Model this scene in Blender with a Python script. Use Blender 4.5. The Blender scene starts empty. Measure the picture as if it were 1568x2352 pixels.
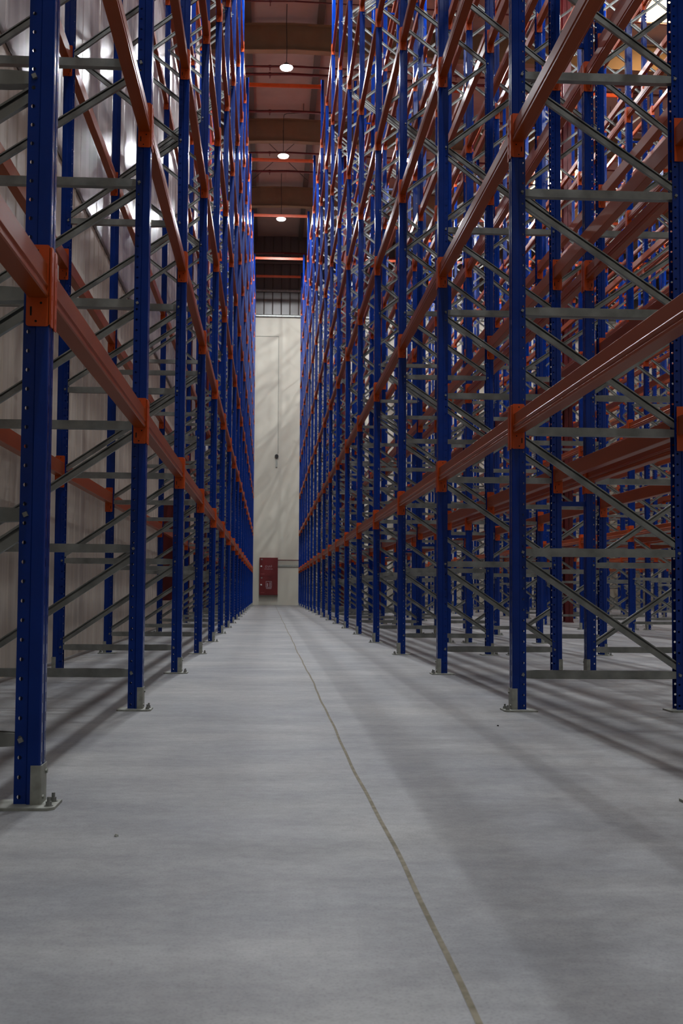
import bpy, math, random
from mathutils import Matrix, Vector
random.seed(7)
COL = bpy.context.scene.collection
# ------------------------------------------------------------------ camera calibration (image 1568 x 2352)
F, YAW, PITCH, ROLL, SX, SY, H = 2477.92, .0474, .0488, -.0075, -50.18, 61.06, .6939
def cam_axes(v):
    x, y, z = v
    c, s = math.cos(YAW), math.sin(YAW); xc = x*c-y*s; d = x*s+y*c
    c, s = math.cos(PITCH), math.sin(PITCH); u = z*c-d*s; d2 = d*c+z*s
    c, s = math.cos(ROLL), math.sin(ROLL)
    return (xc*c-u*s, xc*s+u*c, d2)
cols = [cam_axes(e) for e in ((1,0,0),(0,1,0),(0,0,1))]
right = Vector([c[0] for c in cols]); up = Vector([c[1] for c in cols]); fwd = Vector([c[2] for c in cols])
def project(X, Y, Z):
    v = Vector((X, Y, Z-H)); d = v.dot(fwd)
    if d < .2: return None
    return 784+SX+F*v.dot(right)/d, 1176+SY-F*v.dot(up)/d, d
cam_d = bpy.data.cameras.new('camera'); cam = bpy.data.objects.new('camera', cam_d); COL.objects.link(cam)
m = Matrix.Identity(4)
for i in range(3):
    m[i][0] = right[i]; m[i][1] = up[i]; m[i][2] = -fwd[i]
m[2][3] = H
cam.matrix_world = m
cam_d.sensor_fit = 'HORIZONTAL'; cam_d.sensor_width = 24; cam_d.lens = F/1568*24
cam_d.shift_x = -SX/1568; cam_d.shift_y = SY/1568; cam_d.clip_start = .05; cam_d.clip_end = 300
bpy.context.scene.camera = cam
cam_d.dof.use_dof = True; cam_d.dof.focus_distance = 6.3; cam_d.dof.aperture_fstop = 9
# ------------------------------------------------------------------ materials
def nt(name):
    mt = bpy.data.materials.new(name); mt.use_nodes = True
    n = mt.node_tree.nodes; return mt, n, mt.node_tree.links, n['Principled BSDF']
def plain(name, col, rough=.4, metal=0., coat=0., emit=None, es=0.):
    mt, n, l, b = nt(name)
    b.inputs['Base Color'].default_value = (*col, 1); b.inputs['Roughness'].default_value = rough
    b.inputs['Metallic'].default_value = metal; b.inputs['Coat Weight'].default_value = coat
    if emit: b.inputs['Emission Color'].default_value = (*emit, 1); b.inputs['Emission Strength'].default_value = es
    return mt
def mottled(name, c1, c2, scale, stretch=(1,1,1), rough=(.3,.5), metal=0., coat=0., bump=0., spec=.5, detail=4, lo=.35, hi=.65, coord='Object'):
    mt, n, l, b = nt(name)
    tc = n.new('ShaderNodeTexCoord'); mp = n.new('ShaderNodeMapping'); mp.inputs['Scale'].default_value = stretch
    no = n.new('ShaderNodeTexNoise'); no.inputs['Scale'].default_value = scale; no.inputs['Detail'].default_value = detail
    cr = n.new('ShaderNodeValToRGB'); cr.color_ramp.elements[0].position = lo; cr.color_ramp.elements[1].position = hi
    cr.color_ramp.elements[0].color = (*c1, 1); cr.color_ramp.elements[1].color = (*c2, 1)
    mr = n.new('ShaderNodeMapRange'); mr.inputs['To Min'].default_value = rough[0]; mr.inputs['To Max'].default_value = rough[1]
    l.new(tc.outputs[coord], mp.inputs['Vector']); l.new(mp.outputs[0], no.inputs['Vector'])
    l.new(no.outputs['Fac'], cr.inputs['Fac']); l.new(cr.outputs['Color'], b.inputs['Base Color'])
    l.new(no.outputs['Fac'], mr.inputs['Value']); l.new(mr.outputs[0], b.inputs['Roughness'])
    b.inputs['Metallic'].default_value = metal; b.inputs['Coat Weight'].default_value = coat
    b.inputs['Coat Roughness'].default_value = .12
    b.inputs['Specular IOR Level'].default_value = spec
    if bump:
        bp = n.new('ShaderNodeBump'); bp.inputs['Strength'].default_value = bump; bp.inputs['Distance'].default_value = .01
        l.new(no.outputs['Fac'], bp.inputs['Height']); l.new(bp.outputs[0], b.inputs['Normal'])
    return mt
M_blue = mottled('blue_paint', (.0012,.026,.20), (.002,.033,.24), 6, rough=(.15,.21), coat=0., spec=.3)
M_orange_shaded = mottled('orange_paint_shaded', (.31,.056,.007), (.37,.070,.009), 5, stretch=(1,.3,1), rough=(.27,.38), coat=.0, spec=.32)  # same orange paint as the connectors, darkened for grazing light on beam sides
M_orange_lit = mottled('orange_paint_lit', (.50,.066,.003), (.58,.080,.004), 9, rough=(.3,.42), coat=.05)  # brighter copy of the same orange paint, with the stronger light coloured in
M_galv = mottled('galvanised_steel', (.22,.23,.22), (.33,.34,.32), 9, stretch=(1,1,1), rough=(.34,.48), metal=.6)
M_plate = mottled('galvanised_plate', (.29,.30,.26), (.42,.43,.39), 22, rough=(.45,.65), metal=.3)
M_black = plain('dark_hole', (.008,.006,.006), .8)
M_maroon = plain('maroon_paint', (.12,.010,.012), .35, coat=.2)
M_red = mottled('cabinet_red', (.13,.009,.010), (.15,.011,.012), 3, rough=(.3,.4))
M_white = plain('white_enamel', (.75,.75,.74), .4)
M_pipe_white = plain('white_pipe', (.7,.68,.62), .45)
M_lamp = plain('lamp_glow', (1,1,1), .5, emit=(.93,.96,1), es=60)
M_lampbody = plain('lamp_housing', (.12,.12,.13), .5, metal=.4)
M_cable = plain('cable_black', (.01,.01,.01), .6)
M_rafter = mottled('rafter_paint', (.19,.135,.075), (.22,.16,.09), 2, rough=(.5,.6))
M_purlin = plain('purlin_steel', (.12,.10,.09), .5, metal=.3)
M_ceil = mottled('ceiling_panel', (.36,.29,.26), (.42,.34,.31), 1.2, rough=(.5,.6))
M_sky = plain('rooflight_glow', (1,.8,.5), .5, emit=(1,.62,.28), es=14)
# floor: power-trowelled concrete with fine cross streaks
def floor_mat():
    mt, n, l, b = nt('concrete_floor')
    tc = n.new('ShaderNodeTexCoord')
    def noise(scale, st, det=5, rgh=.55):
        mp = n.new('ShaderNodeMapping'); mp.inputs['Scale'].default_value = st
        no = n.new('ShaderNodeTexNoise'); no.inputs['Scale'].default_value = scale; no.inputs['Detail'].default_value = det
        no.inputs['Roughness'].default_value = rgh
        l.new(tc.outputs['Object'], mp.inputs['Vector']); l.new(mp.outputs[0], no.inputs['Vector']); return no.outputs['Fac']
    def ramp(fac, a, c, lo, hi):
        cr = n.new('ShaderNodeValToRGB'); e = cr.color_ramp.elements
        e[0].position = lo; e[1].position = hi; e[0].color = (*a,1); e[1].color = (*c,1); l.new(fac, cr.inputs['Fac']); return cr.outputs['Color']
    def mul(a, c, f=1):
        mx = n.new('ShaderNodeMix'); mx.data_type = 'RGBA'; mx.blend_type = 'MULTIPLY'; mx.inputs['Factor'].default_value = f
        l.new(a, mx.inputs['A']); l.new(c, mx.inputs['B']); return mx.outputs['Result']
    c = ramp(noise(.9,(1,1,1),4), (.31,.32,.335), (.43,.43,.42), .34, .66)
    c = mul(c, ramp(noise(3.4,(.5,1.3,1),7,.65), (.76,.76,.78), (1,1,1), .34, .64))
    c = mul(c, ramp(noise(26,(.8,1,1),6,.7), (.80,.80,.80), (1.0,1.0,1.0), .3, .62))
    c = mul(c, ramp(noise(150,(1,1,1),3,.6), (.74,.74,.73), (1,1,1), .28, .5))
    l.new(c, b.inputs['Base Color'])
    mr = n.new('ShaderNodeMapRange'); mr.inputs['To Min'].default_value = .42; mr.inputs['To Max'].default_value = .68
    l.new(noise(2.2,(.5,1.2,1),5), mr.inputs['Value']); l.new(mr.outputs[0], b.inputs['Roughness'])
    bp = n.new('ShaderNodeBump'); bp.inputs['Strength'].default_value = .12; bp.inputs['Distance'].default_value = .004
    l.new(noise(60,(1,1,1),5,.6), bp.inputs['Height']); l.new(bp.outputs[0], b.inputs['Normal'])
    return mt
M_floor = floor_mat()
M_joint = mottled('joint_sealant', (.15,.13,.075), (.27,.24,.17), 30, rough=(.6,.8))
M_wallend = mottled('painted_end_wall', (.60,.575,.49), (.66,.635,.54), .5, rough=(.5,.7))
M_wallleft = mottled('painted_side_wall', (.50,.435,.365), (.62,.56,.485), 2.2, stretch=(1,5,.22), rough=(.34,.46), detail=6, bump=.02)
M_clad = mottled('gloss_cladding', (.27,.225,.21), (.40,.345,.32), 1.3, stretch=(1,3,.10), rough=(.2,.3), bump=.02)
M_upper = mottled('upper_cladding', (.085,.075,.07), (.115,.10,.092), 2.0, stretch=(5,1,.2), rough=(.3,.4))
# ------------------------------------------------------------------ mesh helpers
class MB:
    def __init__(s): s.v = []; s.f = []; s.m = []
    def quad(s, pts, mi=0):
        k = len(s.v); s.v += [tuple(p) for p in pts]; s.f.append(tuple(range(k, k+len(pts)))); s.m.append(mi)
    def box(s, a, b, mi=0):
        (x0,y0,z0),(x1,y1,z1) = a, b
        k = len(s.v); s.v += [(x0,y0,z0),(x1,y0,z0),(x1,y1,z0),(x0,y1,z0),(x0,y0,z1),(x1,y0,z1),(x1,y1,z1),(x0,y1,z1)]
        for f in ((3,2,1,0),(4,5,6,7),(0,1,5,4),(1,2,6,5),(2,3,7,6),(3,0,4,7)): s.f.append(tuple(k+i for i in f)); s.m.append(mi)
    def extrude(s, poly, fn, t0, t1, mi=0, closed=True, caps=True):
        # poly list of 2D points, fn(p, t) -> 3D
        k = len(s.v); n = len(poly)
        s.v += [fn(p, t0) for p in poly] + [fn(p, t1) for p in poly]
        for i in range(n if closed else n-1):
            j = (i+1) % n; s.f.append((k+i, k+j, k+n+j, k+n+i)); s.m.append(mi)
        if closed and caps:
            s.f.append(tuple(k+i for i in reversed(range(n)))); s.m.append(mi)
            s.f.append(tuple(k+n+i for i in range(n))); s.m.append(mi)
    def cyl(s, c, axis, r, h, n=12, mi=0, r2=None):
        r2 = r if r2 is None else r2
        a = Vector(axis).normalized(); u = a.orthogonal().normalized(); w = a.cross(u); c = Vector(c)
        k = len(s.v)
        for t, rr in ((0, r), (h, r2)):
            for i in range(n):
                g = 2*math.pi*i/n; s.v.append(tuple(c+a*t+u*rr*math.cos(g)+w*rr*math.sin(g)))
        for i in range(n):
            j = (i+1) % n; s.f.append((k+i,k+j,k+n+j,k+n+i)); s.m.append(mi)
        s.f.append(tuple(k+i for i in reversed(range(n)))); s.m.append(mi)
        s.f.append(tuple(k+n+i for i in range(n))); s.m.append(mi)
    def tube(s, pts, r, n=8, mi=0):
        for a, b in zip(pts, pts[1:]):
            a, b = Vector(a), Vector(b); s.cyl(a, b-a, r, (b-a).length, n, mi)
    def mesh(s, name, mats, smooth=False):
        me = bpy.data.meshes.new(name); me.from_pydata(s.v, [], s.f)
        for mt in mats: me.materials.append(mt)
        if len(mats) > 1: me.polygons.foreach_set('material_index', s.m)
        if smooth: me.polygons.foreach_set('use_smooth', [True]*len(s.f))
        me.update(); return me
def link(name, me, parent=None, loc=(0,0,0)):
    o = bpy.data.objects.new(name, me); COL.objects.link(o); o.location = loc
    if parent: o.parent = parent
    return o
def thing(name, label, cat, loc, group=None, me=None):
    o = link(name, me, None, loc); o['kind'] = 'thing'; o['label'] = label; o['category'] = cat
    if group: o['group'] = group
    return o
def struct(name, mb, mats, label=None, smooth=False):
    o = link(name, mb.mesh(name, mats, smooth)); o['kind'] = 'structure'
    if label: o['label'] = label
    o['category'] = 'structure' if not label else label.split()[-1]
    return o
# ------------------------------------------------------------------ rack dimensions
C0, S, W, D, UY = 3.5097, 2.8, .084, 1.068, .085
L1, DL, NL = 1.6814, 1.7638, 8
TOP_SHORT, TOP_TALL = L1+7*DL+.17, 15.97
NODE0, NODE = .212, .7225
HP = .0625
# upright: profile with two perforated rear flanges and two slotted front strips
def upright_mesh(sx, top):
    mb = MB(); n = int(top/HP)
    def P(x, y, z): return (sx*x, y, z)
    def sheet(a, b): mb.quad([P(*a,0), P(*b,0), P(*b,top), P(*a,top)])
    def strip(a, b, cx, hw, hh, oct_):
        # a,b plan points, cx = centre param, hole half sizes
        ax, ay = a; bx, by = b; L = math.hypot(bx-ax, by-ay); ux, uy = (bx-ax)/L, (by-ay)/L
        def Q(t, z): return P(ax+ux*t, ay+uy*t, z)
        c = cx*L
        for k in range(n):
            z0 = k*HP; z1 = z0+HP; zc = z0+HP*.5
            outer = [(0,z0),(c,z0),(L,z0),(L,zc),(L,z1),(c,z1),(0,z1),(0,zc)]
            if oct_:
                q = .7071
                inner = [(c-hw*q,zc-hh*q),(c,zc-hh),(c+hw*q,zc-hh*q),(c+hw,zc),(c+hw*q,zc+hh*q),(c,zc+hh),(c-hw*q,zc+hh*q),(c-hw,zc)]
            else:
                inner = [(c-hw,zc-hh),(c,zc-hh),(c+hw,zc-hh),(c+hw,zc),(c+hw,zc+hh),(c,zc+hh),(c-hw,zc+hh),(c-hw,zc)]
            b0 = len(mb.v); mb.v += [Q(*p) for p in outer] + [Q(*p) for p in inner]
            for i in range(8):
                j = (i+1) % 8; mb.f.append((b0+i, b0+j, b0+8+j, b0+8+i)); mb.m.append(0)
        mb.quad([Q(0,n*HP), Q(L,n*HP), Q(L,top), Q(0,top)])
    half = [(W,.012),(W,.008),(.046,.008),(.041,0),(.006,0),(.002,.002),(0,.006),(0,.033),(.009,.036)]
    for sgn in (0, 1):
        g = (lambda p: p) if not sgn else (lambda p: (p[0], UY-p[1]))
        pts = [g(p) for p in half]
        for i in range(len(pts)-1):
            if i == 1: strip(pts[1], pts[2], .44, .0068, .0068, True)
            elif i == 6: strip(pts[6], pts[7], .5, .0035, .015, False)
            else: sheet(pts[i], pts[i+1])
    sheet((.009,.036), (.009, UY-.036))
    return mb.mesh('upright', [M_blue])
U = {(sx, t): upright_mesh(sx, TOP_TALL if t else TOP_SHORT) for sx in (1,-1) for t in (0,1)}
# foot plate: base plate, L-shaped gusset wrapped round the aisle corner, gusset bolts
def bolt_geo(mb, x, y, z):
    mb.cyl((x,y,z), (0,0,1), .014, .002, 14)
    mb.cyl((x,y,z+.002), (0,0,1), .0105, .012, 6)
    mb.cyl((x,y,z+.014), (0,0,1), .0055, .014, 10)
def foot_mesh(sx, bolts):
    mb = MB()
    out = [(-.036,-.058),(.13,-.058),(.14,-.048),(.14,.088),(-.055,.088),(-.055,-.038)]
    mb.extrude([(sx*x, y) for x, y in out], lambda p, t: (p[0], p[1], t), 0, .009)
    g = [(.030,-.003),(-.001,-.003),(-.0045,.0005),(-.0045,.082),(-.0015,.082),(-.0015,.0015),(.0,0),(.030,0)]
    mb.extrude([(sx*x, y) for x, y in g], lambda p, t: (p[0], p[1], t), .009, .132)
    for y, z in ((.020,.03),(.066,.105)):
        mb.cyl((sx*-.0045, y, z), (-sx,0,0), .008, .006, 6)
    if bolts: bolt_geo(mb, sx*-.033, -.02, .009); bolt_geo(mb, sx*-.033, .055, .009)
    return mb.mesh('foot_plate', [M_plate])
def one_bolt():
    mb = MB(); bolt_geo(mb, 0, 0, 0); return mb.mesh('anchor_bolt', [M_galv])
FOOT = {(sx, b): foot_mesh(sx, b) for sx in (1,-1) for b in (0,1)}
BOLT = one_bolt()
# braces (frame coords: x from aisle face 0 to D)
def head(mb, sx, x, z):
    # square bolt head standing proud of the perforated flange
    r = .0105
    pts = [(x+r*math.cos(a), z+r*math.sin(a)) for a in (.35+math.pi/2*i for i in range(4))]
    mb.extrude([(sx*a, b) for a, b in pts], lambda p, t: (p[0], t, p[1]), -.003, .009)
def hbrace_geo(mb, sx, z):
    x0, x1 = W-.030, D-W+.030; y0, y1 = .012, .056
    hgt = .0245
    def seg(xa, xb, ha, hb):
        # open-top channel: near flange, bottom web, far flange
        for (ya, yb, za, zb) in ((y0, y0+.002, -1, 1), (y1-.002, y1, -1, 1)):
            mb.quad([(sx*xa,ya,z-ha),(sx*xb,ya,z-hb),(sx*xb,ya,z+hb),(sx*xa,ya,z+ha)])
            mb.quad([(sx*xa,yb,z-ha),(sx*xb,yb,z-hb),(sx*xb,yb,z+hb),(sx*xa,yb,z+ha)])
            mb.quad([(sx*xa,ya,z+ha),(sx*xb,ya,z+hb),(sx*xb,yb,z+hb),(sx*xa,yb,z+ha)])
        mb.quad([(sx*xa,y0,z-ha),(sx*xb,y0,z-hb),(sx*xb,y1,z-hb),(sx*xa,y1,z-ha)])
        for a, b in ((y0+.002, y0+.010), (y1-.010, y1-.002)):
            mb.quad([(sx*xa,a,z+ha),(sx*xb,a,z+hb),(sx*xb,b,z+hb),(sx*xa,b,z+ha)])
    seg(x0, x0+.10, .019, hgt); seg(x0+.10, x1-.10, hgt, hgt); seg(x1-.10, x1, hgt, .019)
    head(mb, sx, W*.5+.022, z); head(mb, sx, D-W*.5-.022, z)
def dbrace_geo(mb, sx, xa, za, xb, zb, heads=()):
    # lipped channel, open towards the near side: broad lower flange, dark slot, thin upper lip
    a = Vector((xa, za)); b = Vector((xb, zb)); t = (b-a).normalized(); nrm = Vector((-t.y, t.x))
    if nrm.y < 0: nrm = -nrm
    sec = [(-.0225,.014),(.005,.014),(.005,.019),(.003,.019),(.003,.016),(-.0205,.016),(-.0205,.034),(.0205,.034),(.0205,.016),(.0155,.016),(.0155,.014),(.0225,.014),(.0225,.036),(-.0225,.036)]
    mb.extrude(sec, lambda p, q: (sx*((a+(b-a)*q+nrm*p[0]).x), p[1], (a+(b-a)*q+nrm*p[0]).y), 0, 1)
    for x, z in heads: head(mb, sx, x, z)
XF, XR = W-.018, D-W+.018
def braces(top):
    hs = [NODE0+NODE*k for k in range(6)]; ds = []
    for k in range(5): ds.append((XF, hs[k+1]-.045, XR, hs[k]+.045, ()))
    k = 6; n6 = NODE0+NODE*6
    ds.append((XF, n6, XR, hs[5]+.045, ((W*.5+.022, n6),)))
    side = 0
    while NODE0+NODE*(k+1) < top-.05:
        za, zb = NODE0+NODE*k, NODE0+NODE*(k+1)
        xa, xb = (XF, XR) if side == 0 else (XR, XF)
        hx = D-W*.5-.022 if side == 0 else W*.5+.022
        ds.append((xa, za, xb, zb, ((hx, zb),))); side = 1-side; k += 1
    return hs, ds
def mk_braces(sx, top):
    hs, ds = braces(top); H_, D_, allb = [], [], MB()
    for z in hs:
        mb = MB(); hbrace_geo(mb, sx, z); H_.append(mb.mesh('horizontal_brace', [M_galv])); hbrace_geo(allb, sx, z)
    for d in ds:
        mb = MB(); dbrace_geo(mb, sx, *d[:4], heads=d[4]); D_.append(mb.mesh('diagonal_brace', [M_galv])); dbrace_geo(allb, sx, *d[:4], heads=d[4])
    return H_, D_, allb.mesh('bracing', [M_galv])
BR = {(sx, t): mk_braces(sx, TOP_TALL if t else TOP_SHORT) for sx in (1,-1) for t in (0,1)}
# ------------------------------------------------------------------ rows
XA, XB = -.7197, 1.4388
AISLE = XB-XA; FLUE = .21
# name: (aisle-face X, direction into rack, which face is towards its aisle, first n built, first n in view, text)
rows = {}
x = XB
names_r = ['first','second','third','fourth','fifth','sixth','seventh','eighth']
firsts = [(-1,1),(1,2),(4,5),(5,6),(8,9),(9,10),(12,13),(13,14)]
rows['L'] = dict(x=XA, s=-1, n0=-1, v=0, txt='left-hand rack row')
xx = XB
for i in range(8):
    txt = '%s right-hand rack row' % names_r[i]
    if i % 2 == 0: rows[i] = dict(x=xx, s=1, n0=firsts[i][0], v=firsts[i][1], txt=txt); xx += D+FLUE
    else: rows[i] = dict(x=xx+D, s=-1, n0=firsts[i][0], v=firsts[i][1], txt=txt); xx += D+AISLE
NLAST = 17
ORD = ['nearest','second','third','fourth','fifth','sixth','seventh','eighth','ninth','tenth','eleventh','twelfth','thirteenth','fourteenth','fifteenth','sixteenth','seventeenth','eighteenth','farthest']
LV = ['lowest','second','third','fourth','fifth','sixth','seventh','topmost']
def tall(n): return n % 2 == 0 or n == NLAST
for key, r in rows.items():
    sx = r['s']
    for n in range(r['n0'], NLAST+1):
        t = int(tall(n)); idx = n-r['v']
        if idx < 0:
            lab = 'blue upright frame cut by the picture edge, %s' % r['txt']
        else:
            lab = 'blue rack upright frame with grey bracing, %s in the %s' % (ORD[min(idx,18)] if n < NLAST else 'farthest', r['txt'])
        fr = thing('upright_frame', lab, 'rack frame', (r['x'], C0+n*S, 0), 'upright frames of the %s' % r['txt'])
        detail = (key in ('L', 0) and n <= 9) or (key == 1 and n <= 6) or (key == 2 and n <= 6)
        link('upright', U[(sx,t)], fr); link('upright', U[(-sx,t)], fr, (sx*D,0,0))
        for s2, ox in ((sx, 0), (-sx, sx*D)):
            fp = link('foot_plate', FOOT[(s2, 0 if detail else 1)], fr, (ox,0,0))
            if detail:
                for y in (-.02,.055): link('anchor_bolt', BOLT, fp, (s2*-.033, y, .009))
        Hm, Dm, allm = BR[(sx,t)]
        if detail:
            for me in Hm: link('horizontal_brace', me, fr)
            for me in Dm: link('diagonal_brace', me, fr)
        else: link('bracing', allm, fr)
# ------------------------------------------------------------------ pallet beams
BL = S-UY
def beam_geo(mb, sx, y0, y1, ox=0, oy=0, oz=0, mi=0):
    sec = [(.009,.072),(.012,.075),(.067,.075),(.070,.072),(.070,-.037),(.067,-.040),(.007,-.040),(.003,-.036),(.003,-.024),(.009,-.018),(.009,-.010),(.004,-.003),(.004,.003),(.009,.010)]
    mb.extrude([(sx*a, b) for a, b in sec], lambda p, t: (ox+p[0], oy+t, oz+p[1]), y0, y1, mi)
def rounded(x0, x1, z0, z1, r):
    pts = []
    for cx, cz, a0 in ((x1-r,z1-r,0),(x0+r,z1-r,90),(x0+r,z0+r,180),(x1-r,z0+r,270)):
        for a in (0,45,90): g = math.radians(a0+a); pts.append((cx+r*math.cos(g), cz+r*math.sin(g)))
    return pts
def connector_geo(mb, sx, e, ox=0, oy=0, oz=0, detail=True):
    # e=+1: plate at the far end of the beam, seated on the near side of an upright; e=-1 the other end
    pl = rounded(0, .074, -.134, .134, .008)
    ya, yb = (-.0045, 0) if e > 0 else (0, .0045)
    mb.extrude([(sx*a, b) for a, b in pl], lambda p, t: (ox+p[0], oy+t, oz+p[1]), ya, yb)
    y2 = .034*e
    lo, hi = min(ya, y2), max(yb, y2)
    leg = rounded(lo, hi, -.134, .128, .006)
    mb.extrude(leg, lambda p, t: (ox+t, oy+p[0], oz+p[1]), sx*-.0065, sx*-.003)
    # rounded bend between the two legs
    mb.extrude([(-.0065,0),(-.003,0),(.002,-.0045*e),(-.002,-.0045*e)], lambda p, t: (ox+sx*p[0], oy+p[1], oz+t), -.128, .124)
    if detail:
        yy = (-.0052 if e > 0 else .0052)
        for cx, cz, hw, hh in ((.040,.115,.0042,.0042),(.026,-.058,.0042,.0042),(.042,-.118,.0042,.0042),(.058,-.085,.0030,.015)):
            if hh > hw: pts = [(cx-hw,cz-hh),(cx+hw,cz-hh),(cx+hw,cz+hh),(cx-hw,cz+hh)]
            else: pts = [(cx+hw*math.cos(i*math.pi/4), cz+hh*math.sin(i*math.pi/4)) for i in range(8)]
            mb.quad([(ox+sx*a, oy+yy, oz+b) for a, b in pts], 1)
            if not (hh > hw):
                pass
        for k in range(4):
            z = -.10+k*HP
            mb.box((ox+min(sx*-.0075,sx*-.006), oy+y2*.35-.003, oz+z-.008), (ox+max(sx*-.0075,sx*-.006), oy+y2*.35+.003, oz+z+.008), 0)
BODY = {}; CON = {}
for sx in (1,-1):
    mb = MB(); beam_geo(mb, sx, .0045, BL-.0045); BODY[sx] = mb.mesh('beam_body', [M_orange_shaded])
    for e in (1,-1):
        mb = MB(); connector_geo(mb, sx, e); CON[(sx,e)] = mb.mesh('end_connector', [M_orange_lit, M_black])
beams = []
for key, r in rows.items():
    for n in range(r['n0'], NLAST):
        for face in (0, 1):
            s2 = r['s'] if face == 0 else -r['s']; bx = r['x'] + (0 if face == 0 else r['s']*D)
            for k in range(NL):
                z = L1+k*DL; y0 = C0+n*S+UY; area = 0
                for i in range(12):
                    a = project(bx+s2*.02, y0+BL*i/12, z); b = project(bx+s2*.02, y0+BL*(i+1)/12, z)
                    if not a or not b: continue
                    mx, my = (a[0]+b[0])/2, (a[1]+b[1])/2
                    if 0 < mx < 1568 and 0 < my < 2352: area += math.hypot(a[0]-b[0], a[1]-b[1])*.115*F/((a[2]+b[2])/2)
                wgt = 1 if (key in ('L', 0) and face == 0) else .6 if key in ('L', 0) else .4 if key == 1 else .2
                beams.append((area*wgt, key, n, face, k, bx, y0, z, s2))
beams.sort(key=lambda b: -b[0])
rest = MB()
for i, (area, key, n, face, k, bx, y0, z, s2) in enumerate(beams):
    r = rows[key]
    if i < 300 and area > 0:
        side = 'aisle side' if face == 0 else 'rear side'
        bay = n-r['v']
        bt = ('%s bay' % ORD[bay]) if bay >= 0 else 'bay cut by the edge'
        lab = 'orange beam, %s level, %s, %s, %s' % (LV[k], side, bt, r['txt'])
        o = thing('pallet_beam', lab, 'beam', (bx, y0, z), 'pallet beams of the %s' % r['txt'])
        link('beam_body', BODY[s2], o)
        link('end_connector', CON[(s2,-1)], o); link('end_connector', CON[(s2,1)], o, (0,BL,0))
    else:
        beam_geo(rest, s2, .0045, BL-.0045, bx, y0, z, 0)
        for e, yy in ((-1, 0), (1, BL)):
            a, b = (-.0045, 0) if e > 0 else (0, .0045)
            rest.box((bx+min(0,s2*.074), y0+yy+a, z-.134), (bx+max(0,s2*.074), y0+yy+b, z+.134), 1)
            ylo, yhi = min(a, .034*e), max(b, .034*e)
            rest.box((bx+min(s2*-.0065,s2*-.003), y0+yy+ylo, z-.134), (bx+max(s2*-.0065,s2*-.003), y0+yy+yhi, z+.128), 1)
o = link('pallet_beams', rest.mesh('pallet_beams', [M_orange_shaded, M_orange_lit])); o['kind'] = 'stuff'
o['label'] = 'remaining far and high orange beams filling the rack rows'; o['category'] = 'beams'; o['group'] = 'far pallet beams'
# tie beams over the aisles
def tie(x0, x1, n, txt):
    y = C0+n*S; ln = x1-x0
    t = thing('tie_beam', 'orange portal beam spanning the tops of %s, %s' % (txt, 'tie number %s from camera' % ORD[n//2] if n < NLAST else 'last before the end wall'), 'beam', (x0, y+.02, 15.715), 'orange ties over the aisles')
    mb = MB(); mb.extrude([(0,0),(.045,0),(.045,.11),(0,.11)], lambda p, q: (q, p[0], p[1]), .004, ln-.004)
    link('beam_body', mb.mesh('tie_body', [M_orange_lit]), t)
    for e in (0, ln):
        c = MB(); c.box((e-.003 if e else -.001, -.012, -.05), (e+.001 if e else .003, .057, .14)); link('end_connector', c.mesh('tie_connector', [M_orange_lit]), t)
for n in list(range(0, 17, 2))+[17]:
    tie(XA, XB, n, 'the central aisle')
for i, (a, b) in enumerate(((1,2),(3,4),(5,6))):
    for n in range(rows[b]['n0']+(rows[b]['n0'] % 2), 17, 2):
        tie(rows[a]['x'], rows[b]['x'], n, 'the %s side aisle' % ['first','second','third'][i])
# row spacers in the flues
sp = MB(); sp.extrude([(0,-.02),(.03,-.02),(.03,.02),(0,.02)], lambda p, q: (q, p[0], p[1]), 0, FLUE)
for e in (0, FLUE-.003): sp.box((e,-.012,-.03), (e+.003,.042,.03))
SPM = sp.mesh('row_spacer', [M_blue])
for i, (a, b) in enumerate(((0,1),(2,3),(4,5),(6,7))):
    for n in range(max(rows[a]['n0'], rows[b]['n0']), NLAST+1):
        for j, z in enumerate((1.46,5.5,9.5,13.45)):
            idx = n-rows[b]['v']
            w = ORD[idx] if idx >= 0 else 'foremost hidden'
            thing('row_spacer', 'blue spacer bar between %s and %s rack rows, %s from floor, %s frame' % (names_r[a], names_r[b], ['first','second','third','fourth'][j], w), 'spacer', (rows[a]['x']+D, C0+n*S+.025, z), 'blue row spacers', SPM)
# ------------------------------------------------------------------ building shell
YW, XW, XE, YS = 52.95, -2.06, 20.0, -16.0
RIDGE = .6; SL = .03
def zc(x): return 18.35-SL*abs(x-RIDGE)
mb = MB(); mb.box((XW-.3, YS, -.2), (XE, YW+.3, 0)); struct('floor', mb, [M_floor])
mb = MB()
n_ = 400
for i in range(n_):
    y0 = YS+(YW-YS)*i/n_; y1 = YS+(YW-YS)*(i+1)/n_
    jf = lambda y: .346+.004*math.sin(y*.9)+.0035*math.sin(y*2.3+1)+.0016*math.sin(y*7.1)
    j0 = jf(y0); j1 = jf(y1)
    mb.quad([(j0-.006,y0,.0006),(j0+.006,y0,.0006),(j1+.006,y1,.0006),(j1-.006,y1,.0006)])
o = struct('trim_1', mb, [M_joint], 'thin brownish sealed floor joint')
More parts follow.
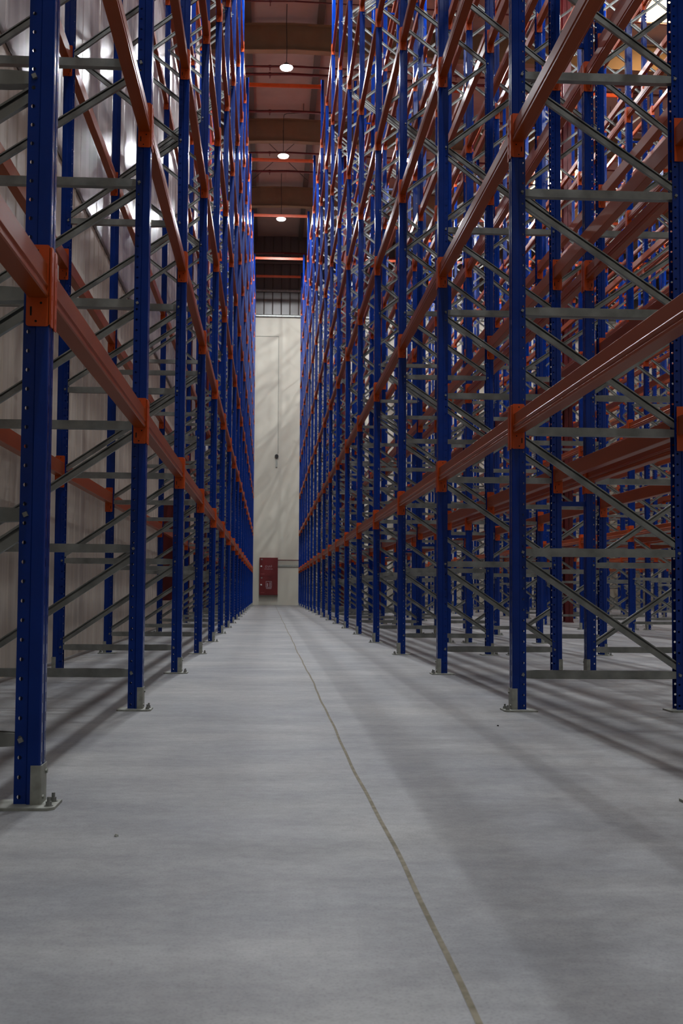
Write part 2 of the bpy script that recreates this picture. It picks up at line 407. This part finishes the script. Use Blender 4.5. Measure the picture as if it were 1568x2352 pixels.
# end wall: painted lower part, girts, dark cladding above
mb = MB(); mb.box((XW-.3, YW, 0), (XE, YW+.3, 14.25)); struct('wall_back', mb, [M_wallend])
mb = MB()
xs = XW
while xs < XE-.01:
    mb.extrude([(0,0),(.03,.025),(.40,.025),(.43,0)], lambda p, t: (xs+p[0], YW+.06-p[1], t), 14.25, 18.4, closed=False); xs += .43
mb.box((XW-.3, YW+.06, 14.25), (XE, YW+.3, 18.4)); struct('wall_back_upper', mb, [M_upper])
for i, z in enumerate((14.30, 15.58, 17.0)):
    mb = MB(); mb.extrude([(0,-.07),(-.07,-.07),(-.09,-.03),(-.09,.03),(-.07,.07),(0,.07)], lambda p, t: (t, YW+p[0], z+p[1]), XW, XE)
    struct('trim_%d' % (i+2), mb, [M_galv if i < 2 else M_purlin], 'horizontal steel girt rail on end wall')
# left wall: lower ribbed painted panels, upper glossy cladding
def ribwall(z0, z1, pitch, dep, mat, name):
    mb = MB(); y = YS
    while y < YW-.01:
        y1 = min(y+pitch, YW)
        for a, b in (((y,0),(y+.02,dep)), ((y+.02,dep),(y+.05,dep)), ((y+.05,dep),(y+.07,0)), ((y+.07,0),(y1,0))):
            mb.quad([(XW+a[1],min(a[0],YW),z0),(XW+b[1],min(b[0],YW),z0),(XW+b[1],min(b[0],YW),z1),(XW+a[1],min(a[0],YW),z1)])
        y = y1
    mb.quad([(XW,YS,z1),(XW,YW,z1),(XW-.3,YW,z1),(XW-.3,YS,z1)])
    mb.box((XW-.3,YS,z0),(XW-.01,YW,z1)); return struct(name, mb, [mat])
ribwall(0, 4.88, .32, .006, M_wallleft, 'wall_left')
ribwall(4.94, 18.4, 1.1, .004, M_clad, 'wall_left_upper')
mb = MB(); mb.box((XW-.05, YS, 4.88), (XW+.012, YW, 4.94)); struct('trim_5', mb, [M_purlin], 'dark joint trim between lower wall and upper cladding')
mb = MB(); mb.box((XE, YS, 0), (XE+.3, YW+.3, 18.4)); struct('wall_right', mb, [M_wallleft])
mb = MB(); mb.box((XW-.3, YS-.3, 0), (XE+.3, YS, 18.4)); struct('wall_front', mb, [M_wallend])
# roof: shallow gable, rafters, purlins
mb = MB()
for xa, xb in ((XW-.3, RIDGE), (RIDGE, XE+.3)):
    mb.extrude([(xa,zc(xa)),(xb,zc(xb)),(xb,zc(xb)+.1),(xa,zc(xa)+.1)], lambda p, t: (p[0], t, p[1]), YS-.3, YW+.3)
struct('ceiling', mb, [M_ceil])
RY = [32.5+6.72*k for k in range(-7, 4)]
for i, y in enumerate(RY):
    if y > YW-.5: continue
    mb = MB()
    for xa, xb in ((XW, RIDGE), (RIDGE, XE)):
        for (ya, yb, da, db) in ((-.006,.006,-1.02,-.22), (-.13,.13,-1.045,-1.02), (-.13,.13,-.22,-.20)):
            mb.extrude([(xa,zc(xa)+da),(xb,zc(xb)+da),(xb,zc(xb)+db),(xa,zc(xa)+db)], lambda p, t: (p[0], t, p[1]), y+ya, y+yb)
    struct('trim_%d' % (i+30), mb, [M_rafter], 'brown steel roof rafter beam')
px_ = -.77-2.22*0
k = 0
pur = [-.77+2.22*j for j in range(0, 10)]
for i, X in enumerate(pur):
    if X > XE-.3: continue
    mb = MB(); zt = zc(X); wdt = .1
    mb.extrude([(X-wdt,zt),(X-wdt,zt-.2),(X+wdt,zt-.2),(X+wdt,zt-.185),(X-wdt+.015,zt-.185),(X-wdt+.015,zt)], lambda p, t: (p[0], t, p[1]), YS, YW)
    struct('trim_%d' % (i+10), mb, [M_purlin], 'grey roof purlin running along the hall')
# sprinkler pipes across the hall
def pipe(name, lab, pts, r, mat=M_maroon, cat='pipe', couplings=()):
    mb = MB(); mb.tube(pts, r, 10)
    o = thing(name, lab, cat, (0,0,0), None, mb.mesh(name, [mat], True))
    for c in couplings:
        q = MB(); q.cyl(Vector(c)-Vector((.04,0,0)), (1,0,0), r*1.35, .08, 10); q.cyl(Vector(c), (0,0,-1), .012, .14, 8); link('coupling', q.mesh('coupling', [mat]), o)
    return o
def crosspipe(y, z, r, lab):
    f = lambda X: z-SL*abs(X-RIDGE)
    hang = [(X_, y) for X_ in (-1.2, 3.2, 7.6, 12.0, 16.4)]
    o = pipe('sprinkler_pipe', lab, [(XW+.02,y,f(XW)),(RIDGE,y,f(RIDGE)),(XE-.02,y,f(XE))], r, couplings=[(-.1+3*j, y, f(-.1+3*j)) for j in range(6)])
    for X_, y_ in hang:
        q = MB(); q.cyl((X_, y_, f(X_)), (0,0,1), .008, zc(X_)-f(X_), 6); link('hanger', q.mesh('hanger', [M_cable]), o)
for y, z, r, t in ((30.0,17.5,.022,'thin maroon sprinkler pipe before the first visible rafter'),(33.83,17.5,.035,'dark maroon pipe just above the nearest visible lamp'),
                (34.35,17.5,.045,'thick maroon sprinkler pipe just below the nearest visible lamp'),(37.07,17.5,.045,'maroon sprinkler pipe before the second visible rafter'),
                (40.64,17.5,.035,'dark maroon pipe just above the middle visible lamp'),(42.49,17.5,.045,'maroon sprinkler pipe before the third visible rafter'),
                (24.2,17.5,.045,'maroon sprinkler pipe crossing high over the racks, farther of two'),(17.6,17.5,.045,'maroon sprinkler pipe crossing high over the racks, nearer of two'),
                (50.6,16.74,.05,'maroon sprinkler pipe near the end wall'),(27.4,17.5,.045,'maroon sprinkler pipe over the middle of the hall')):
    crosspipe(y, z, r, t)
# wind-bracing rods
for i, (a, b) in enumerate((((-.8,39.4),(1.5,44.6)),((1.5,39.4),(-.8,44.6)))):
    mb = MB(); mb.tube([(a[0],a[1],17.95),(b[0],b[1],17.95)], .012, 6)
    thing('bracing_rod', 'thin roof bracing rod %s in the bay beyond the second rafter' % ('slanting right' if i == 0 else 'slanting left'), 'rod', (0,0,0), None, mb.mesh('bracing_rod', [M_cable]))
# rooflights with warm daylight (row along the right of the hall)
for i, y in enumerate((30.1, 43.9)):
    mb = MB(); X = 11.75; fr = .06
    mb.box((X-.75,y-1.2,zc(X)-.03),(X+.75,y+1.2,zc(X)-.012))
    o = struct('window_%d' % (i+1), mb, [M_sky], 'glowing warm rooflight window')
    q = MB()
    for a, b in (((X-.8,y-1.25),(X+.8,y-1.2)),((X-.8,y+1.2),(X+.8,y+1.25)),((X-.8,y-1.2),(X-.75,y+1.2)),((X+.75,y-1.2),(X+.8,y+1.2))):
        q.box((a[0],a[1],zc(X)-.06),(b[0],b[1],zc(X)-.01))
    link('frame', q.mesh('rooflight_frame', [M_white]), o)
    ld = bpy.data.lights.new('rooflight_light','AREA'); ld.shape='RECTANGLE'; ld.size=1.4; ld.size_y=2.3; ld.energy=160; ld.color=(1,.6,.3)
    lo = bpy.data.objects.new('rooflight_light', ld); COL.objects.link(lo); lo.location=(X,y,zc(X)-.08)
# ------------------------------------------------------------------ high-bay lamps
LZ = 16.35
body = MB(); body.cyl((0,0,.035),(0,0,1),.19,.05,28,r2=.12); body.cyl((0,0,.085),(0,0,1),.07,.07,16); body.cyl((0,0,.155),(0,0,1),.015,.05,8)
for i in range(16):
    a = i*math.pi/8; body.box((.05*math.cos(a)-.004+.03*math.cos(a),.05*math.sin(a)-.004+.03*math.sin(a),.07),(.05*math.cos(a)+.004+.05*math.cos(a),.05*math.sin(a)+.004+.05*math.sin(a),.13))
BODYM = body.mesh('lamp_housing', [M_lampbody]); dm = MB(); dm.cyl((0,0,0),(0,0,1),.17,.035,28,r2=.19); DIFM = dm.mesh('lamp_diffuser', [M_lamp])
ax_c = [(XA+XB)/2+.04]
for a, b in ((1,2),(3,4),(5,6)): ax_c.append((rows[a]['x']+rows[b]['x'])/2)
LY = [31.66-6.6*k for k in range(6, -3, -1)]
for ai, X in enumerate(ax_c):
    for li, y in enumerate(LY):
        if ai == 2 and y < 0: continue
        if ai == 3 and y < 10: continue
        far = [o for o in LY if o >= 30]
        where = ['first in view','second in view','third in view'][far.index(y)] if y >= 30 else ['first','second','third','fourth','fifth','sixth'][li]+' above the picture'
        lab = 'round pendant lamp over the %s, %s' % (['central aisle','first side aisle','second side aisle','third side aisle'][ai], where)
        t = thing('pendant_lamp', lab, 'lamp', (X, y, LZ), 'pendant lamps hanging over the aisles')
        link('housing', BODYM, t); link('diffuser', DIFM, t)
        mb = MB(); zt = zc(X)-.01-LZ
        if li % 2 == 0: pts = [(0,0,.2),(0.01,0,zt*.35),(-.01,0,zt*.7),(.0,0,zt)]
        else: pts = [(0,0,.2),(-.01,0,zt*.5),(.0,0,zt-.5),(.03,0,zt-.42),(.12,0,zt-.38),(.62,0,zt-.34),(.72,0,zt-.28),(.72,0,zt)]
        mb.tube(pts, .011, 6); link('cable', mb.mesh('lamp_cable', [M_cable], True), t)
        ld = bpy.data.lights.new('lamp_light','SPOT'); ld.spot_size = math.radians(172); ld.spot_blend = .12; ld.shadow_soft_size = .15; ld.energy=(1450 if ai == 0 else 760)*(.55 if y < 0 else .8 if y < 6 else 1.35 if y > 30 else 1); ld.color=(.93,.965,1)
        lo = bpy.data.objects.new('lamp_light', ld); COL.objects.link(lo); lo.location=(0,0,-.03); lo.parent = t
# ------------------------------------------------------------------ steel columns
def column(X, Y, lab, wx=.19, wy=.2, band=True):
    zt = zc(X)-1.045
    t = thing('steel_column', lab, 'column', (X,Y,0), 'maroon building columns')
    mb = MB(); mb.box((-wx/2,-wy/2,.02),(wx/2,-wy/2+.014,zt)); mb.box((-wx/2,wy/2-.014,.02),(wx/2,wy/2,zt)); mb.box((-.005,-wy/2,.02),(.005,wy/2,zt))
    link('shaft', mb.mesh('column_shaft', [M_maroon]), t)
    q = MB(); q.box((-wx/2-.005,-wy/2-.04,0),(wx/2+.005,wy/2+.04,.02)); link('base_plate', q.mesh('column_base', [M_maroon]), t)
    if band:
        q = MB(); q.box((-.03,-wy/2-.003,3.0),(.03,-wy/2-.0005,3.4)); link('marker_plate', q.mesh('column_marker', [M_white]), t)
fx = [XB+D+FLUE/2, rows[2]['x']+D+FLUE/2, rows[4]['x']+D+FLUE/2]
for i, X in enumerate(fx):
    for j, Y in enumerate((25.35, 38.55)):
        if i == 2 and j == 0: continue
        column(X, Y, 'maroon steel column between %s and %s rack rows, %s' % (names_r[i*2], names_r[i*2+1], 'nearer one' if j == 0 else 'farther one'), band=(i == 0))
for j, Y in enumerate((25.4, 38.6)):
    column(XW+.115, Y, 'maroon steel column against the left wall, %s' % ('nearer one' if j == 0 else 'farther one'), wx=.19, wy=.3)
for j, (Y, r) in enumerate(((24.9,.035),(24.6,.028))):
    mb = MB(); mb.cyl((XW+.09,Y,0),(0,0,1),r,17.3,12)
    thing('riser_pipe', 'white vertical pipe on left wall beside the nearer column, %s one' % ('thicker' if j == 0 else 'thinner'), 'pipe', (0,0,0), None, mb.mesh('riser_pipe', [M_pipe_white], True))
mb = MB(); mb.cyl((0,0,.0),(0,0,1),.045,16.8,12)
rp = thing('fire_riser', 'maroon vertical fire riser pipe standing behind the left rack row', 'pipe', (XW+.13, 33.2, 0), None, mb.mesh('fire_riser', [M_maroon], True))
q = MB(); q.cyl((0,0,4.4),(0,0,1),.047,.75,12); link('marker_band', q.mesh('marker_band', [M_white], True), rp)
# ------------------------------------------------------------------ hose cabinets
def txt(name, body, size, parent, loc, rot, mat):
    c = bpy.data.curves.new(name, 'FONT'); c.body = body; c.size = size; c.align_x = 'CENTER'; c.align_y = 'CENTER'; c.extrude = .001
    c.materials.append(mat); tmp = bpy.data.objects.new('tmp', c); COL.objects.link(tmp)
    dg = bpy.context.evaluated_depsgraph_get(); dg.update(); me = bpy.data.meshes.new_from_object(tmp.evaluated_get(dg))
    bpy.data.objects.remove(tmp)
    o = bpy.data.objects.new(name, me); COL.objects.link(o); o.parent = parent; o.location = loc; o.rotation_euler = rot; return o
def cabinet(loc, rz, lab, full=True):
    # local: front faces -Y, origin at bottom centre of the back
    t = thing('hose_cabinet', lab, 'cabinet', loc, 'red fire hose cabinets'); t.rotation_euler = (0,0,rz)
    w, d, h = .9, .28, 1.83
    mb = MB(); mb.box((-w/2,-d+.02,0),(w/2,0,h)); link('body', mb.mesh('cabinet_body', [M_red]), t)
    for nm, z0, z1 in (('door', .92, h-.01), ('door', .01, .905)):
        mb = MB(); mb.box((-w/2+.008,-d,z0),(w/2-.008,-d+.02,z1)); dr = link(nm, mb.mesh('cabinet_door', [M_red]), t)
        k = MB(); zc_ = 1.40 if z0 > .5 else .50
        k.cyl((-w/2+.09,-d,zc_),(0,-1,0),.045,.035,18,r2=.032); link('knob', k.mesh('cabinet_knob', [M_white], True), dr)
        k = MB(); k.box((-w/2+.08,-d-.012,zc_+.33),(-w/2+.16,-d,zc_+.36)); k.box((-w/2+.10,-d-.012,zc_+.30),(-w/2+.13,-d,zc_+.38)); link('latch', k.mesh('cabinet_latch', [M_galv]), dr)
        k = MB(); zz = z0+.10; k.box((-w/2+.07,-d-.002,zz),(-w/2+.26,-d,zz+.022)); link('hinge_tag', k.mesh('cabinet_tag', [M_maroonl]), dr)
        if full and z0 > .5:
            txt('lettering', 'حريق', .13, dr, (.0,-d-.001,1.43), (math.pi/2,0,0), M_print)
            txt('lettering', 'FIRE HOSE REEL', .058, dr, (.0,-d-.001,1.27), (math.pi/2,0,0), M_print)
        if full and z0 < .5:
            k = MB(); a0, a1, b0, b1 = -.13, .16, .30, .68
            for p, q in (((a0,b0+.08),(a0+.022,b1)),((a1-.022,b0+.08),(a1,b1)),((a0,b1-.022),(a1,b1)),((a0,b0+.08),(a1,b0+.10))): k.box((p[0],-d-.002,p[1]),(q[0],-d,q[1]))
            k.box((-.075,-d-.002,b0+.12),(-.02,-d,b0+.27)); k.cyl((-.048,-d-.002,b0+.275),(0,1,0),.02,.002,14); k.box((.055,-d-.002,b0+.12),(.095,-d,b1-.05))
            for j in range(3): k.box((a0+.01,-d-.002,b0+.008+j*.022),(a1-.01,-d,b0+.018+j*.022))
            link('pictogram', k.mesh('cabinet_pictogram', [M_print]), dr)
    return t
M_print = plain('faded_print', (.42,.33,.36), .5); M_maroonl = plain('faint_tag', (.30,.08,.09), .5)
cabinet((.02, YW-.012, .485), 0, 'red fire hose cabinet on the end wall at the end of the aisle')
cabinet((XW+.008, 21.0, .50), math.pi/2, 'red fire hose cabinet on the left wall seen behind the rack row', full=False)
pipe('supply_pipe', 'thin red pipe on the end wall right of the hose cabinet', [(.47,YW-.10,2.2),(3.0,YW-.10,2.2)], .022, M_maroon)
mb = MB(); mb.box((.47,YW-.05,1.88),(3.0,YW,1.97)); thing('wall_strip', 'grey strip on the end wall below the red pipe', 'trunking', (0,0,0), None, mb.mesh('wall_strip', [M_plate]))  # plain grey strip on the wall under the red pipe
# conduit and sounder on the end wall
mb = MB(); mb.tube([(-.9,YW-.012,13.28),(.41,YW-.012,13.28),(.43,YW-.012,7.45)], .012, 6)
thing('conduit', 'thin grey conduit running down the end wall', 'conduit', (0,0,0), None, mb.mesh('conduit', [M_plate]))
mb = MB(); mb.cyl((.36,YW,7.32),(0,-1,0),.09,.12,18); t = thing('alarm_sounder', 'small round black alarm sounder high on the end wall', 'alarm', (0,0,0), None, mb.mesh('alarm_sounder', [M_cable]))
q = MB(); q.box((.31,YW-.05,6.78),(.41,YW,7.16)); link('mounting_box', q.mesh('sounder_box', [M_plate]), t)
# small litter on the floor
for i, (X, Y, r) in enumerate(((2.25,4.35,.008),(1.2,5.6,.006),(-.42,3.1,.007),(1.75,4.0,.005))):
    mb = MB(); mb.cyl((0,0,0),(.3,.2,1),r,.006,7,r2=r*.6)
    thing('debris_chip', 'tiny chip of grit on the concrete, %s' % ['far right','centre right of the joint','left of the aisle middle','right foreground'][i], 'debris', (X,Y,0), 'grit on the floor', mb.mesh('debris_chip', [M_plate if i % 2 == 0 else M_black]))
# ------------------------------------------------------------------ world and view
w = bpy.data.worlds.new('world'); bpy.context.scene.world = w; w.use_nodes = True
w.node_tree.nodes['Background'].inputs[0].default_value = (.5,.55,.6,1); w.node_tree.nodes['Background'].inputs[1].default_value = .02
sc = bpy.context.scene
sc.cycles.max_bounces = 4; sc.cycles.diffuse_bounces = 3; sc.cycles.glossy_bounces = 2; sc.cycles.transmission_bounces = 1; sc.cycles.transparent_max_bounces = 2
sc.cycles.adaptive_threshold = .04; sc.cycles.caustics_reflective = False; sc.cycles.caustics_refractive = False
sc.view_settings.view_transform = 'Standard'; sc.view_settings.look = 'None'; sc.view_settings.exposure = 0; sc.view_settings.gamma = .93
